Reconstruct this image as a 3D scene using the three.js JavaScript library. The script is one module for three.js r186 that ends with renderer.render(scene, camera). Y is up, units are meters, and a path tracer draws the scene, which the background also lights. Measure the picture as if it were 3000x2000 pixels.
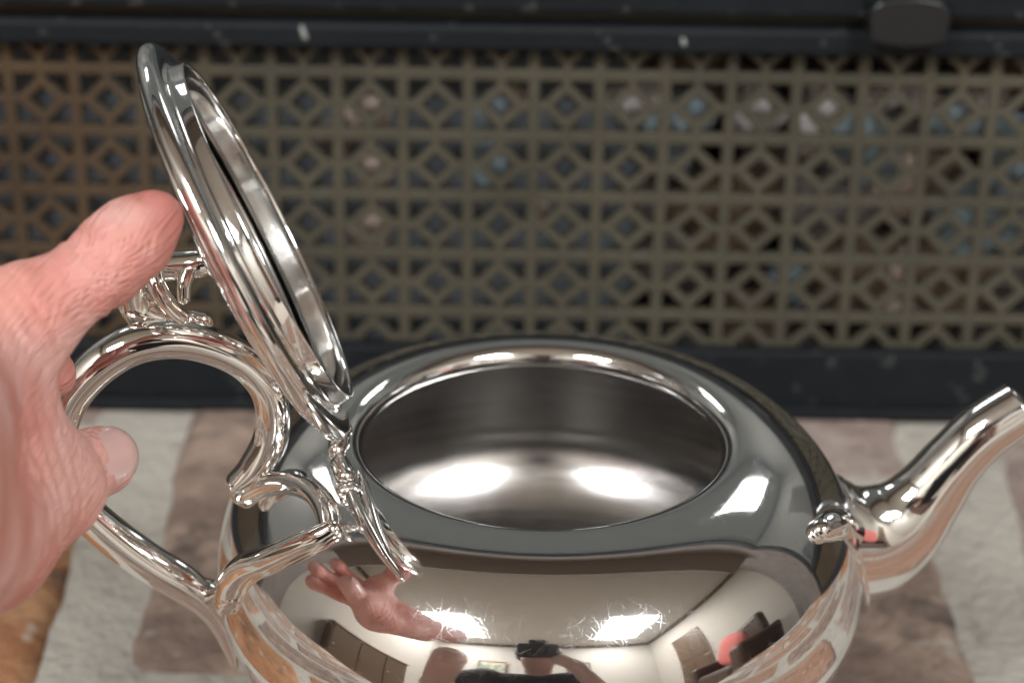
import * as THREE from 'three';
import { RoundedBoxGeometry } from 'three/addons/geometries/RoundedBoxGeometry.js';
import { mergeGeometries, mergeVertices } from 'three/addons/utils/BufferGeometryUtils.js';
import { MarchingCubes } from 'three/addons/objects/MarchingCubes.js';
import { RectAreaLightUniformsLib } from 'three/addons/lights/RectAreaLightUniformsLib.js';

// ---------------------------------------------------------------- camera, lights, exposure
RectAreaLightUniformsLib.init();
const scene = new THREE.Scene();
scene.background = new THREE.Color(0x000000);
const CAM = new THREE.Vector3(0, 0.3604, 0.6767);
const camera = new THREE.PerspectiveCamera(16.98, 1024 / 682, 0.02, 30);
camera.position.copy(CAM);
camera.rotation.order = 'YXZ';
camera.rotation.set(-26.5 * Math.PI / 180, 0, 0.0148);
camera.focus = 0.492;
camera.userData.fStop = 12;
scene.add(camera);
camera.updateMatrixWorld();
const renderer = new THREE.WebGLRenderer({ antialias: true });
renderer.setSize(1024, 682);
renderer.toneMapping = THREE.LinearToneMapping;
renderer.toneMappingExposure = 1.35;
renderer.shadowMap.enabled = true;
const SKYLIGHT = 20, PANE_GLOW = 3;     // light let in by each skylight, and the glow of its pane
const ROOM = { x0: -2.3, x1: 2.6, z1: 3.4, floor: -0.36, ceil: 2.3 };
const skylights = [[-1.45, 2.32], [1.45, 2.32]];
for (const [x, z] of skylights) {
  const l = new THREE.RectAreaLight(new THREE.Color().setRGB(0.98, 0.985, 1.0), SKYLIGHT, 0.86, 1.1);
  l.position.set(x, ROOM.ceil - 0.012, z); l.lookAt(x, -1, z + 0.0001); scene.add(l);
}

// ---------------------------------------------------------------- helpers
let seed = 7;
const rnd = () => { seed = (seed * 1664525 + 1013904223) >>> 0; return seed / 4294967296; };
const rr = (a, b) => a + (b - a) * rnd();
const V = (x, y, z) => new THREE.Vector3(x, y, z);
const used = {};
function numbered(n) { used[n] = (used[n] || 0) + 1; return used[n] === 1 ? n : n + '_' + String(used[n] - 1).padStart(3, '0'); }
function thing(name, label, category, group) {
  const o = new THREE.Group(); o.name = numbered(name); o.userData = { label, category };
  if (group) o.userData.group = group;
  scene.add(o); return o;
}
function part(name, geo, mat, parent, label) {
  const m = new THREE.Mesh(geo, mat); m.name = name; m.castShadow = m.receiveShadow = true;
  if (label) m.userData.label = label;
  parent.add(m); return m;
}
function struct(name, geo, mat) {
  const m = part(name, geo, mat, scene); m.userData.kind = 'structure'; return m;
}
// a viewing ray through a place measured on the photograph, met with a plane or a depth in the room
const F = 6700;
function ray(px, py) {
  return V((px - 1500) / F, (1000 - py) / F, -1).applyQuaternion(camera.quaternion);
}
function atZ(px, py, z) { const d = ray(px, py); return CAM.clone().addScaledVector(d, (z - CAM.z) / d.z); }
function atY(px, py, y) { const d = ray(px, py); return CAM.clone().addScaledVector(d, (y - CAM.y) / d.y); }
function depthOf(p) { const f = V(0, 0, -1).applyQuaternion(camera.quaternion); return p.clone().sub(CAM).dot(f); }

// noise
const PERM = new Uint8Array(512);
{ const p = [...Array(256).keys()]; for (let i = 255; i > 0; i--) { const j = Math.floor(rnd() * (i + 1)); [p[i], p[j]] = [p[j], p[i]]; } for (let i = 0; i < 512; i++) PERM[i] = p[i & 255]; }
const h3 = (i, j, k) => PERM[PERM[PERM[i & 255] + (j & 255)] + (k & 255)] / 255;
function noise3(x, y, z) {
  const i = Math.floor(x), j = Math.floor(y), k = Math.floor(z); let u = x - i, v = y - j, w = z - k;
  u = u * u * (3 - 2 * u); v = v * v * (3 - 2 * v); w = w * w * (3 - 2 * w);
  const L = (a, b, t) => a + (b - a) * t;
  return L(L(L(h3(i, j, k), h3(i + 1, j, k), u), L(h3(i, j + 1, k), h3(i + 1, j + 1, k), u), v),
    L(L(h3(i, j, k + 1), h3(i + 1, j, k + 1), u), L(h3(i, j + 1, k + 1), h3(i + 1, j + 1, k + 1), u), v), w);
}
function fbm(x, y, z, o = 4) { let s = 0, a = 0.5, n = 0; for (let i = 0; i < o; i++) { s += a * noise3(x, y, z); n += a; x *= 2.03; y *= 2.03; z *= 2.03; a *= 0.5; } return s / n; }
// tiling 2-D noise
function tnoise(x, y, per, s = 0) {
  const i = Math.floor(x), j = Math.floor(y); let u = x - i, v = y - j; u = u * u * (3 - 2 * u); v = v * v * (3 - 2 * v);
  const m = (a) => ((a % per) + per) % per, H = (a, b) => h3(m(a), m(b) + 17, s);
  const a = H(i, j), b = H(i + 1, j), c = H(i, j + 1), d = H(i + 1, j + 1);
  return a + (b - a) * u + (c - a) * v + (a - b - c + d) * u * v;
}
function tfbm(u, v, per, o, s) { let t = 0, a = 0.5, n = 0; for (let k = 0; k < o; k++) { t += a * tnoise(u * per, v * per, per, s + k); n += a; per *= 2; a *= 0.55; } return t / n; }
const clamp = (x, a = 0, b = 1) => Math.min(b, Math.max(a, x));
const sstep = (a, b, x) => { const t = clamp((x - a) / (b - a)); return t * t * (3 - 2 * t); };
function tex(n, fn, srgb, rep = 1) {
  const d = new Uint8Array(n * n * 4);
  for (let y = 0; y < n; y++) for (let x = 0; x < n; x++) {
    const c = fn(x / n, y / n), o = (y * n + x) * 4, g = typeof c === 'number' ? [c, c, c] : c;
    for (let k = 0; k < 3; k++) { let q = clamp(g[k]); if (srgb) q = q <= 0.0031308 ? q * 12.92 : 1.055 * q ** (1 / 2.4) - 0.055; d[o + k] = Math.round(q * 255); }
    d[o + 3] = 255;
  }
  const t = new THREE.DataTexture(d, n, n, THREE.RGBAFormat);
  t.wrapS = t.wrapT = THREE.RepeatWrapping; t.magFilter = THREE.LinearFilter; t.minFilter = THREE.LinearMipmapLinearFilter; t.generateMipmaps = true;
  if (srgb) t.colorSpace = THREE.SRGBColorSpace;
  t.repeat.set(rep, rep); t.needsUpdate = true; return t;
}
const C = (r, g, b) => new THREE.Color().setRGB(r, g, b);
const mix3 = (a, b, t) => [a[0] + (b[0] - a[0]) * t, a[1] + (b[1] - a[1]) * t, a[2] + (b[2] - a[2]) * t];
// uv in metres by the dominant axis of each face's normal
function boxUV(g) {
  g = g.index ? g.toNonIndexed() : g; const p = g.attributes.position, uv = new Float32Array(p.count * 2);
  for (let i = 0; i < p.count; i += 3) {
    const a = V().fromBufferAttribute(p, i), b = V().fromBufferAttribute(p, i + 1), c = V().fromBufferAttribute(p, i + 2);
    const n = b.clone().sub(a).cross(c.clone().sub(a)); const ax = Math.abs(n.x), ay = Math.abs(n.y), az = Math.abs(n.z);
    [a, b, c].forEach((q, k) => { const [u, v] = ay >= ax && ay >= az ? [q.x, q.z] : ax >= az ? [q.z, q.y] : [q.x, q.y]; uv[(i + k) * 2] = u; uv[(i + k) * 2 + 1] = v; });
  }
  g.setAttribute('uv', new THREE.BufferAttribute(uv, 2)); return g;
}
function box(x0, x1, y0, y1, z0, z1, r = 0.0008, seg = 2) {
  const g = new RoundedBoxGeometry(x1 - x0, y1 - y0, z1 - z0, seg, Math.min(r, (x1 - x0) / 2.01, (y1 - y0) / 2.01, (z1 - z0) / 2.01));
  g.translate((x0 + x1) / 2, (y0 + y1) / 2, (z0 + z1) / 2); return boxUV(g);
}
const merge = (l) => mergeGeometries(l.map((g) => { const q = g.index ? g.toNonIndexed() : g; for (const k of Object.keys(q.attributes)) if (!['position', 'normal', 'uv'].includes(k)) q.deleteAttribute(k); return q; }));

// a tube of changing, elliptic section along points: list of {p, r, r2}; side = direction of r2
function sweep(pts, { seg = 90, rad = 20, side = null, caps = true, flat = 0 } = {}) {
  const curve = new THREE.CatmullRomCurve3(pts.map((q) => q.p), false, 'centripetal');
  const n = pts.length - 1, P = [], R = [], R2 = [];
  const at = (key, t) => { const u = t * n, i = Math.min(n - 1, Math.floor(u)), f = u - i, g = (k) => { const q = pts[clamp(k, 0, n)]; return key === 'r2' ? (q.r2 ?? q.r) : q.r; };
    const a = g(i - 1), b = g(i), c = g(i + 1), d = g(i + 2); return Math.max(1e-5, 0.5 * (2 * b + (c - a) * f + (2 * a - 5 * b + 4 * c - d) * f * f + (3 * b - a - 3 * c + d) * f * f * f)); };
  for (let i = 0; i <= seg; i++) { const t = i / seg; P.push(curve.getPoint(t)); R.push(at('r', t)); R2.push(at('r2', t)); }
  const T = P.map((p, i) => P[Math.min(seg, i + 1)].clone().sub(P[Math.max(0, i - 1)]).normalize());
  let S = (side || (Math.abs(T[0].y) < 0.9 ? V(0, 1, 0) : V(1, 0, 0))).clone();
  const pos = [], idx = [], uv = []; let len = 0;
  const ring = (c, t, s, ra, rb, v) => { const b = t.clone().cross(s); for (let j = 0; j <= rad; j++) { const a = j / rad * Math.PI * 2; const q = c.clone().addScaledVector(b, Math.cos(a) * ra).addScaledVector(s, Math.sin(a) * rb); pos.push(q.x, q.y, q.z); uv.push(j / rad * 0.03, v); } };
  const rows = [];
  for (let i = 0; i <= seg; i++) {
    const t = T[i]; const s = (side || S).clone(); s.addScaledVector(t, -s.dot(t)).normalize(); S = s;
    if (i) len += P[i].distanceTo(P[i - 1]);
    rows.push([P[i], t, s, R[i], R2[i], len]);
  }
  const all = [];
  if (caps) for (let k = 5; k >= 1; k--) { const a = k / 5 * Math.PI / 2, [c, t, s, ra, rb] = rows[0]; all.push([c.clone().addScaledVector(t, -Math.sin(a) * Math.min(ra, rb) * (flat ? 0.3 : 1)), t, s, Math.max(1e-6, ra * Math.cos(a)), Math.max(1e-6, rb * Math.cos(a)), 0]); }
  all.push(...rows);
  if (caps) for (let k = 1; k <= 5; k++) { const a = k / 5 * Math.PI / 2, [c, t, s, ra, rb, v] = rows[seg]; all.push([c.clone().addScaledVector(t, Math.sin(a) * Math.min(ra, rb) * (flat ? 0.3 : 1)), t, s, Math.max(1e-6, ra * Math.cos(a)), Math.max(1e-6, rb * Math.cos(a)), v]); }
  for (const a of all) ring(...a);
  const w = rad + 1;
  for (let i = 0; i < all.length - 1; i++) for (let j = 0; j < rad; j++) { const a = i * w + j, b = a + 1, c = a + w, d = c + 1; idx.push(a, b, c, b, d, c); }
  const g = new THREE.BufferGeometry(); g.setAttribute('position', new THREE.Float32BufferAttribute(pos, 3)); g.setAttribute('uv', new THREE.Float32BufferAttribute(uv, 2)); g.setIndex(idx); g.computeVertexNormals();
  // join the normals across the seam
  const nn = g.attributes.normal; for (let i = 0; i < all.length; i++) { const a = i * w, b = a + rad; const q = V(nn.getX(a) + nn.getX(b), nn.getY(a) + nn.getY(b), nn.getZ(a) + nn.getZ(b)).normalize(); nn.setXYZ(a, q.x, q.y, q.z); nn.setXYZ(b, q.x, q.y, q.z); }
  return g;
}
function lathe(profile, seg = 160) {
  const g = new THREE.LatheGeometry(profile.map(([r, y]) => new THREE.Vector2(Math.max(r, 1e-5), y)), seg);
  let L = 0; const acc = profile.map((q, i) => (L += i ? Math.hypot(q[0] - profile[i - 1][0], q[1] - profile[i - 1][1]) : 0));
  const uv = g.attributes.uv, n = profile.length;
  for (let i = 0; i < uv.count; i++) { const s = Math.floor(i / n), k = i % n; uv.setXY(i, s / seg * 0.48, acc[k]); }
  return g;
}

// ---------------------------------------------------------------- materials
const scratchTex = (() => {
  const n = 1024, a = new Float32Array(n * n);
  for (let k = 0; k < 1500; k++) {
    let x = rnd() * n, y = rnd() * n, th = rnd() * Math.PI, cv = rr(-0.0015, 0.0015), L = rr(8, 60) * (rnd() < 0.08 ? 3 : 1), v = rr(0.1, 0.7);
    for (let s = 0; s < L; s++) { x += Math.cos(th); y += Math.sin(th); th += cv; const i = (((y | 0) % n + n) % n) * n + (((x | 0) % n + n) % n); a[i] = Math.max(a[i], v); }
  }
  for (let k = 0; k < 900; k++) { const i = Math.floor(rnd() * n * n); a[i] = 1; if (rnd() < 0.3) a[(i + 1) % (n * n)] = 0.8; }
  return a;
})();
const silverRough = tex(1024, (u, v) => { const s = scratchTex[Math.floor(v * 1024) * 1024 + Math.floor(u * 1024)]; return 0.035 + 0.03 * sstep(0.4, 0.75, tfbm(u, v, 6, 4, 3)) + 0.3 * s; }, false, 1 / 0.06);
const silverBump = tex(1024, (u, v) => { const s = scratchTex[Math.floor(v * 1024) * 1024 + Math.floor(u * 1024)]; return 0.6 * tfbm(u, v, 5, 2, 9) + 0.012 * tnoise(u * 60, v * 60, 60, 4) - 0.055 * s + 0.3; }, false, 1 / 0.06);
const silver = new THREE.MeshPhysicalMaterial({ color: C(0.92, 0.915, 0.9), metalness: 1, roughness: 1, roughnessMap: silverRough, bumpMap: silverBump, bumpScale: 0.00003, clearcoat: 0.55, clearcoatRoughness: 0.28 });
const silverPlain = new THREE.MeshPhysicalMaterial({ color: C(0.92, 0.91, 0.89), metalness: 1, roughness: 0.045 });
const silverCast = new THREE.MeshPhysicalMaterial({ color: C(0.9, 0.88, 0.84), metalness: 1, roughness: 0.06 });
const satinTex = tex(512, (u, v) => 0.14 + 0.09 * tfbm(u * 0.999, v, 8, 3, 21) + 0.06 * tnoise(u * 4, v * 220, 220, 5), false, 1 / 0.08);
const silverInside = new THREE.MeshPhysicalMaterial({ color: C(0.64, 0.62, 0.6), metalness: 1, roughness: 1, roughnessMap: satinTex, anisotropy: 0.25 });
const lidInside = new THREE.MeshPhysicalMaterial({ color: C(0.92, 0.91, 0.89), metalness: 1, roughness: 0.26 });

const iron = new THREE.MeshPhysicalMaterial({ specularIntensity: 0.45, color: 0xffffff, map: tex(512, (u, v) => { const a = tfbm(u, v, 8, 5, 31), s = sstep(0.76, 0.84, tfbm(u, v, 24, 3, 35)); return mix3(mix3([0.006, 0.008, 0.01], [0.013, 0.0165, 0.02], a), [0.2, 0.2, 0.19], s * 0.22); }, true, 1 / 0.12), roughness: 0.6, metalness: 0.0, bumpMap: tex(256, (u, v) => tfbm(u, v, 24, 4, 37), false, 1 / 0.05), bumpScale: 0.0002 });
const glassDoor = new THREE.MeshPhysicalMaterial({ color: C(0.085, 0.1, 0.104), roughness: 0.035, metalness: 0, ior: 2.2 });
// pierced grille: rust at its left end, dull brass-brown elsewhere
const grilleMat = new THREE.MeshStandardMaterial({ color: 0xffffff, roughness: 0.62, metalness: 0.15,
  map: tex(1024, (u, v) => { const x = (u - 0.5) * 0.8; const n = tfbm(u, v, 20, 5, 41), m = tfbm(u, v, 7, 3, 47); const rust = 1 - sstep(-0.13 + (m - 0.5) * 0.08, -0.06 + (m - 0.5) * 0.08, x);
    const base = mix3([0.046, 0.042, 0.029], [0.11, 0.099, 0.068], n), ru = mix3([0.036, 0.022, 0.011], [0.096, 0.056, 0.026], n); return mix3(base, ru, rust * 0.85); }, true, 1 / 0.8),
  bumpMap: tex(256, (u, v) => tfbm(u, v, 30, 3, 43), false, 1 / 0.05), bumpScale: 0.0003 });
grilleMat.map.offset.set(0.5, 0.3);

// ---------------------------------------------------------------- teapot
const EDGE = 0.1, yawPot = 11 * Math.PI / 180;
const rimC = atY(1588, 1304, EDGE);
const X0 = rimC.x, Z0 = rimC.z;
const S = V(Math.cos(yawPot), 0, -Math.sin(yawPot));       // towards the spout
const HX = V(Math.sin(yawPot), 0, Math.cos(yawPot));       // across, towards the front
const pot = thing('teapot', 'shiny silver teapot with its lid open and a twig-like handle', 'teapot');
pot.position.set(X0, 0, Z0);
const toPot = (p) => p.clone().sub(pot.position);
const REQ = 0.077, YEQ = 0.067, RLIP = 0.0462, YTOP = 0.1042;
const arcPts = (cx, cy, a, b, t0, t1, n, e = 1) => { const o = []; for (let i = 0; i <= n; i++) { const t = (t0 + (t1 - t0) * i / n) * Math.PI / 180, c = Math.cos(t), s = Math.sin(t); o.push([cx + a * Math.sign(c) * Math.abs(c) ** e, cy + b * Math.sign(s) * Math.abs(s) ** e]); } return o; };
const outerProf = [
  [0.044, 0.0], [0.046, 0.0006], [0.0465, 0.002], [0.0455, 0.004], [0.0435, 0.0075], [0.042, 0.014], [0.0425, 0.022], [0.0445, 0.0305],
  ...arcPts(0, YEQ, REQ, 0.0425, -50, 0, 50),
  ...arcPts(RLIP, YEQ, REQ - RLIP, YTOP - YEQ, 0, 90, 70).slice(1),
  ...arcPts(RLIP, EDGE, 0.0043, YTOP - EDGE, 90, 182, 16).slice(1), [0.0422, 0.0992], [0.043, 0.0988],
];
part('body', lathe(outerProf, 220), silver, pot);
const innerProf = [[0.001, 0.0262], ...arcPts(0, YEQ, REQ - 0.0013, 0.0408, -88, 0, 60), ...arcPts(RLIP, YEQ, REQ - RLIP - 0.0013, YTOP - YEQ - 0.002, 0, 84, 30).slice(1), [0.0434, 0.1], [0.043, 0.0989]];
part('interior', lathe(innerProf, 160), silverInside, pot);
part('base_plate', lathe([[0.0425, 0.0165], [0.02, 0.0195], [0.0005, 0.0205]], 64), silver, pot);
// place on the body's outer skin under a viewing ray
function profR(y) { for (let i = 0; i < outerProf.length - 1; i++) { const [r0, y0] = outerProf[i], [r1, y1] = outerProf[i + 1]; if (y >= y0 && y <= y1 && y1 > y0) return r0 + (r1 - r0) * (y - y0) / (y1 - y0); } return y > YTOP ? -1 : 0.04; }
function onBody(px, py, lift = 0) {
  const d = ray(px, py), at = (t) => toPot(CAM.clone().addScaledVector(d, t)), sd = (q) => { const r = Math.hypot(q.x, q.z); return q.y > YTOP ? Math.hypot(Math.max(0, r - RLIP), q.y - YTOP) : r - profR(q.y); };
  let bt = 0.38, bd = 1e9; for (let t = 0.38; t < 0.66; t += 0.0008) { const f = sd(at(t)); if (f < bd) { bd = f; bt = t; } if (f <= 0) { let a = t - 0.0008, b = t; for (let k = 0; k < 30; k++) { const m = (a + b) / 2; if (sd(at(m)) > 0) a = m; else b = m; } bt = b; break; } }
  if (bd > 0) { let a = bt - 0.0008, b = bt + 0.0008; for (let k = 0; k < 40; k++) { const m1 = a + (b - a) / 3, m2 = b - (b - a) / 3; if (sd(at(m1)) < sd(at(m2))) b = m2; else a = m1; } bt = (a + b) / 2; }
  const best = at(bt);
  const r = Math.hypot(best.x, best.z), n = V(best.x / r, 0, best.z / r), e = clamp((r - RLIP) / (REQ - RLIP), 0, 1); n.multiplyScalar(best.y >= YEQ - 0.002 ? e * (YTOP - YEQ) : 1); n.y = best.y > YEQ ? (best.y - YEQ) / (YTOP - YEQ) * (REQ - RLIP) : (best.y - YEQ) * 8; n.normalize();
  return best.clone().addScaledVector(n, lift);
}
// place in the upright plane through handle and spout
const inPlane = (px, py, off = 0) => { const d = ray(px, py), o = CAM.clone().sub(pot.position); const t = (off - o.dot(HX)) / d.dot(HX); return o.addScaledVector(d, t); };
const pxr = (p, r) => r * depthOf(p.clone().add(pot.position)) / F;

// spout
{
  const rows = [[2375, 1598, 235, 165], [2470, 1598, 214, 150], [2562, 1575, 184, 128], [2650, 1522, 146, 108], [2714, 1456, 114, 96], [2794, 1353, 92, 87], [2880, 1267, 86, 82], [2992, 1192, 82, 80]];
  const pts = rows.map(([x, y, r, r2]) => { const p = inPlane(x, y); return { p, r: pxr(p, r), r2: pxr(p, r2) }; });
  part('spout', sweep(pts, { seg: 110, rad: 48, side: HX, caps: false }), silver, pot);
  const e = pts[pts.length - 1], e0 = pts[pts.length - 2], dir = e.p.clone().sub(e0.p).normalize();
  part('spout_bore', sweep([{ p: e.p.clone().addScaledVector(dir, 0.0001), r: e.r * 0.86 }, { p: e.p.clone().lerp(e0.p, 0.5), r: e.r * 0.83 }, { p: e0.p, r: e0.r * 0.8 }], { seg: 12, rad: 32, side: HX, caps: true, flat: 1 }), silverInside, pot);
  // seam where the spout meets the body, with a short twig lying over it
  const c0 = inPlane(2478, 1598), c1 = inPlane(2560, 1572), ax = c1.clone().sub(c0).normalize(), e1 = ax.clone().cross(HX).normalize(), ring = [];
  for (let k = 0; k <= 48; k++) { const a = k / 48 * Math.PI * 2; ring.push({ p: c0.clone().addScaledVector(e1, Math.cos(a) * pxr(c0, 210)).addScaledVector(HX, Math.sin(a) * pxr(c0, 151)), r: 0.001 }); }
  part('spout_seam', sweep(ring, { seg: 160, rad: 10, caps: false, side: ax }), silver, pot);
  const lugN = inPlane(2484, 1556, pxr(c0, 138));
  const lug = [...[[2400, 1556, 37], [2432, 1541, 47]].map(([x, y, r]) => { const p = onBody(x, y, 0.0006); return { p, r: pxr(p, r) }; }), { p: lugN, r: pxr(c0, 50) }];
  part('spout_twig', sweep(lug, { seg: 50, rad: 40 }), silverPlain, pot);
}
// handle: a thick hoop whose upper end curls in over the shoulder and whose lower end runs out in a thorn
{
  const pl = (rows, off = 0) => rows.map(([x, y, r, r2]) => { const p = inPlane(x, y, off); return { p, r: pxr(p, r), r2: pxr(p, r2 ?? r) }; });
  const loop = pl([[690, 1412, 30, 44], [748, 1362, 48], [788, 1295, 52], [799, 1222, 50], [782, 1140, 51], [720, 1066, 52], [625, 1015, 56], [510, 994, 57], [390, 1010, 60], [290, 1068, 60], [210, 1160, 56], [170, 1270, 54], [178, 1390, 54], [235, 1482, 55], [325, 1567, 57], [430, 1645, 58], [540, 1712, 55], [615, 1775, 45], [655, 1840, 34], [676, 1905, 22], [688, 1955, 10]]);
  part('handle', sweep(loop, { seg: 340, rad: 56, side: HX }), silverPlain, pot);
  const bp = (rows, lift) => rows.map(([x, y, r]) => { const p = onBody(x, y, 0); const R = r * 0.535 / F; return { p: onBody(x, y, R * lift), r: R }; });
  // forked twig that carries the handle
  part('handle_twig', sweep(bp([[722, 1448, 40], [790, 1420, 33], [858, 1420, 29], [918, 1450, 28], [956, 1508, 29], [966, 1552, 28]], 0.2), { seg: 90, rad: 40 }), silverCast, pot);
  part('handle_twig', sweep(bp([[972, 1556, 28], [925, 1582, 32], [855, 1612, 34], [788, 1641, 37], [728, 1664, 41], [690, 1705, 40], [672, 1765, 34]], 0.3), { seg: 90, rad: 40 }), silverCast, pot);
  part('handle_socket', sweep([...pl([[560, 1725, 46], [620, 1742, 44]]), ...bp([[676, 1745, 42]], 0.1)], { seg: 30, rad: 40 }), silverCast, pot);
}
// lid, thrown back on its hinge
const open = 114.6 * Math.PI / 180;
const pivot = inPlane(1003, 1268, 0.0);
const lid = new THREE.Group(); lid.name = 'lid'; pot.add(lid);
{
  const u = S.clone().multiplyScalar(Math.cos(open)).add(V(0, Math.sin(open), 0)), n = S.clone().multiplyScalar(-Math.sin(open)).add(V(0, Math.cos(open), 0));
  const m = new THREE.Matrix4().makeBasis(u, n, u.clone().cross(n)); lid.quaternion.setFromRotationMatrix(m);
  lid.position.copy(inPlane(745, 697));
  const R = 0.0478;
  const top = [[R - 0.002, 0.0], ...arcPts(R - 0.0023, 0.0022, 0.0023, 0.0022, -80, 100, 18), [R - 0.0036, 0.0041], [R - 0.0042, 0.0041], ...arcPts(R - 0.0056, 0.0048, 0.0012, 0.001, -20, 110, 10), [R - 0.0068, 0.0056], [R - 0.0076, 0.0056],
    ...arcPts(0, 0.0053, R - 0.0084, 0.0042, 5, 82, 40), [0.0052, 0.0097], [0.0045, 0.0106], [0.004, 0.012], [0.0001, 0.0121]];
  part('lid_dome', lathe(top, 180), silver, lid);
  const under = [[R - 0.0015, 0.0001], [R - 0.0028, -0.0004], [R - 0.0045, -0.0002], [0.0416, 0.0], [0.0422, -0.0003], [0.0416, -0.0006], [0.041, -0.0012], [0.0407, -0.0032], ...arcPts(0.0402, -0.0034, 0.0005, 0.0005, 0, -180, 6), [0.0396, -0.003], [0.0396, 0.001], [0.0402, 0.0042]];
  part('lid_flange', lathe(under.reverse(), 180), silver, lid);
  part('lid_inside', lathe([[0.0001, 0.0066], ...arcPts(0, 0.0034, 0.0345, 0.0032, 88, 0, 40), [0.0348, 0.0031], [0.035, 0.0034], [0.0348, 0.0046]], 140), lidInside, lid);
  // finial: a stub of twig with curled leaves
  const fin = new THREE.Group(); fin.name = 'finial'; lid.add(fin); lid.updateMatrix();
  const zl = Z0 + lid.position.z, inv = lid.matrix.clone().invert();
  const L = (rows) => rows.map(([x, y, r, r2, dz]) => { const w = atZ(x, y, zl + (dz || 0)).sub(pot.position); return { p: w.clone().applyMatrix4(inv), r: pxr(w, r), r2: pxr(w, r2 ?? r) }; });
  part('finial_stem', sweep(L([[640, 765, 46], [615, 768, 36], [585, 772, 42], [540, 776, 42], [490, 780, 44], [450, 783, 46], [415, 788, 34]]), { seg: 50, rad: 40 }), silverCast, fin);
  part('finial_bud', sweep(L([[550, 792, 26, 26, 0.002], [538, 832, 22, 22, 0.004], [537, 872, 20, 20, 0.005]]), { seg: 24, rad: 32 }), silverCast, fin);
  part('finial_leaf', sweep(L([[440, 782, 44, 30, 0.006], [456, 830, 46, 28, 0.01], [480, 876, 42, 26, 0.011], [510, 912, 36, 24, 0.011], [534, 930, 30, 22, 0.011]]), { seg: 50, rad: 40 }), silverCast, fin);
  part('finial_leaf', sweep(L([[412, 788, 36, 34], [390, 828, 38, 44], [390, 872, 36, 50], [412, 912, 30, 52], [455, 940, 24, 52], [515, 956, 18, 50], [570, 953, 24, 44], [600, 950, 24, 34]]), { seg: 80, rad: 40 }), silverCast, fin);
}
// hinge and the thorned leaf that runs from it down the shoulder
{
  const hp = (rows) => rows.map(([x, y, r, l]) => { const R = r * 0.535 / F; return { p: onBody(x, y, (l ?? 0.6) * R), r: R }; });
  const hinge = new THREE.Group(); hinge.name = 'hinge'; pot.add(hinge);
  part('hinge_ear', sweep([[890, 1158, 18], [930, 1194, 33], [974, 1230, 34], [1008, 1258, 24]].map(([x, y, r]) => { const p = inPlane(x, y, 0.003); return { p, r: pxr(p, r), r2: pxr(p, r * 1.5) }; }), { seg: 30, rad: 18, side: HX }), silverCast, hinge);
  const ku = inPlane(1000, 1272, 0.002), kd = hp([[990, 1346, 27, 1.1]])[0];
  part('hinge_knuckle', sweep([{ p: ku, r: 0.0021 }, { p: ku.clone().lerp(kd.p, 0.5), r: 0.0024 }, kd], { seg: 30, rad: 32 }), silverCast, hinge);
  part('hinge_bead', sweep(hp([[1000, 1384, 29, 0.9], [1016, 1418, 29, 0.9]]), { seg: 24, rad: 32 }), silverCast, hinge);
  part('hinge_bead', sweep(hp([[1008, 1452, 19, 0.8], [1040, 1446, 19, 0.8]]), { seg: 16, rad: 32 }), silverCast, hinge);
  part('hinge_leaf', sweep(hp([[1034, 1462, 20], [1056, 1510, 20], [1090, 1572, 18], [1130, 1635, 13], [1160, 1672, 9], [1178, 1697, 6]]), { seg: 50, rad: 32 }), silverCast, hinge);
  part('hinge_leaf', sweep(hp([[1055, 1385, 9], [1068, 1430, 14], [1084, 1490, 17], [1106, 1560, 15], [1135, 1622, 11], [1166, 1690, 5]]), { seg: 50, rad: 32 }), silverCast, hinge);
}

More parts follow.
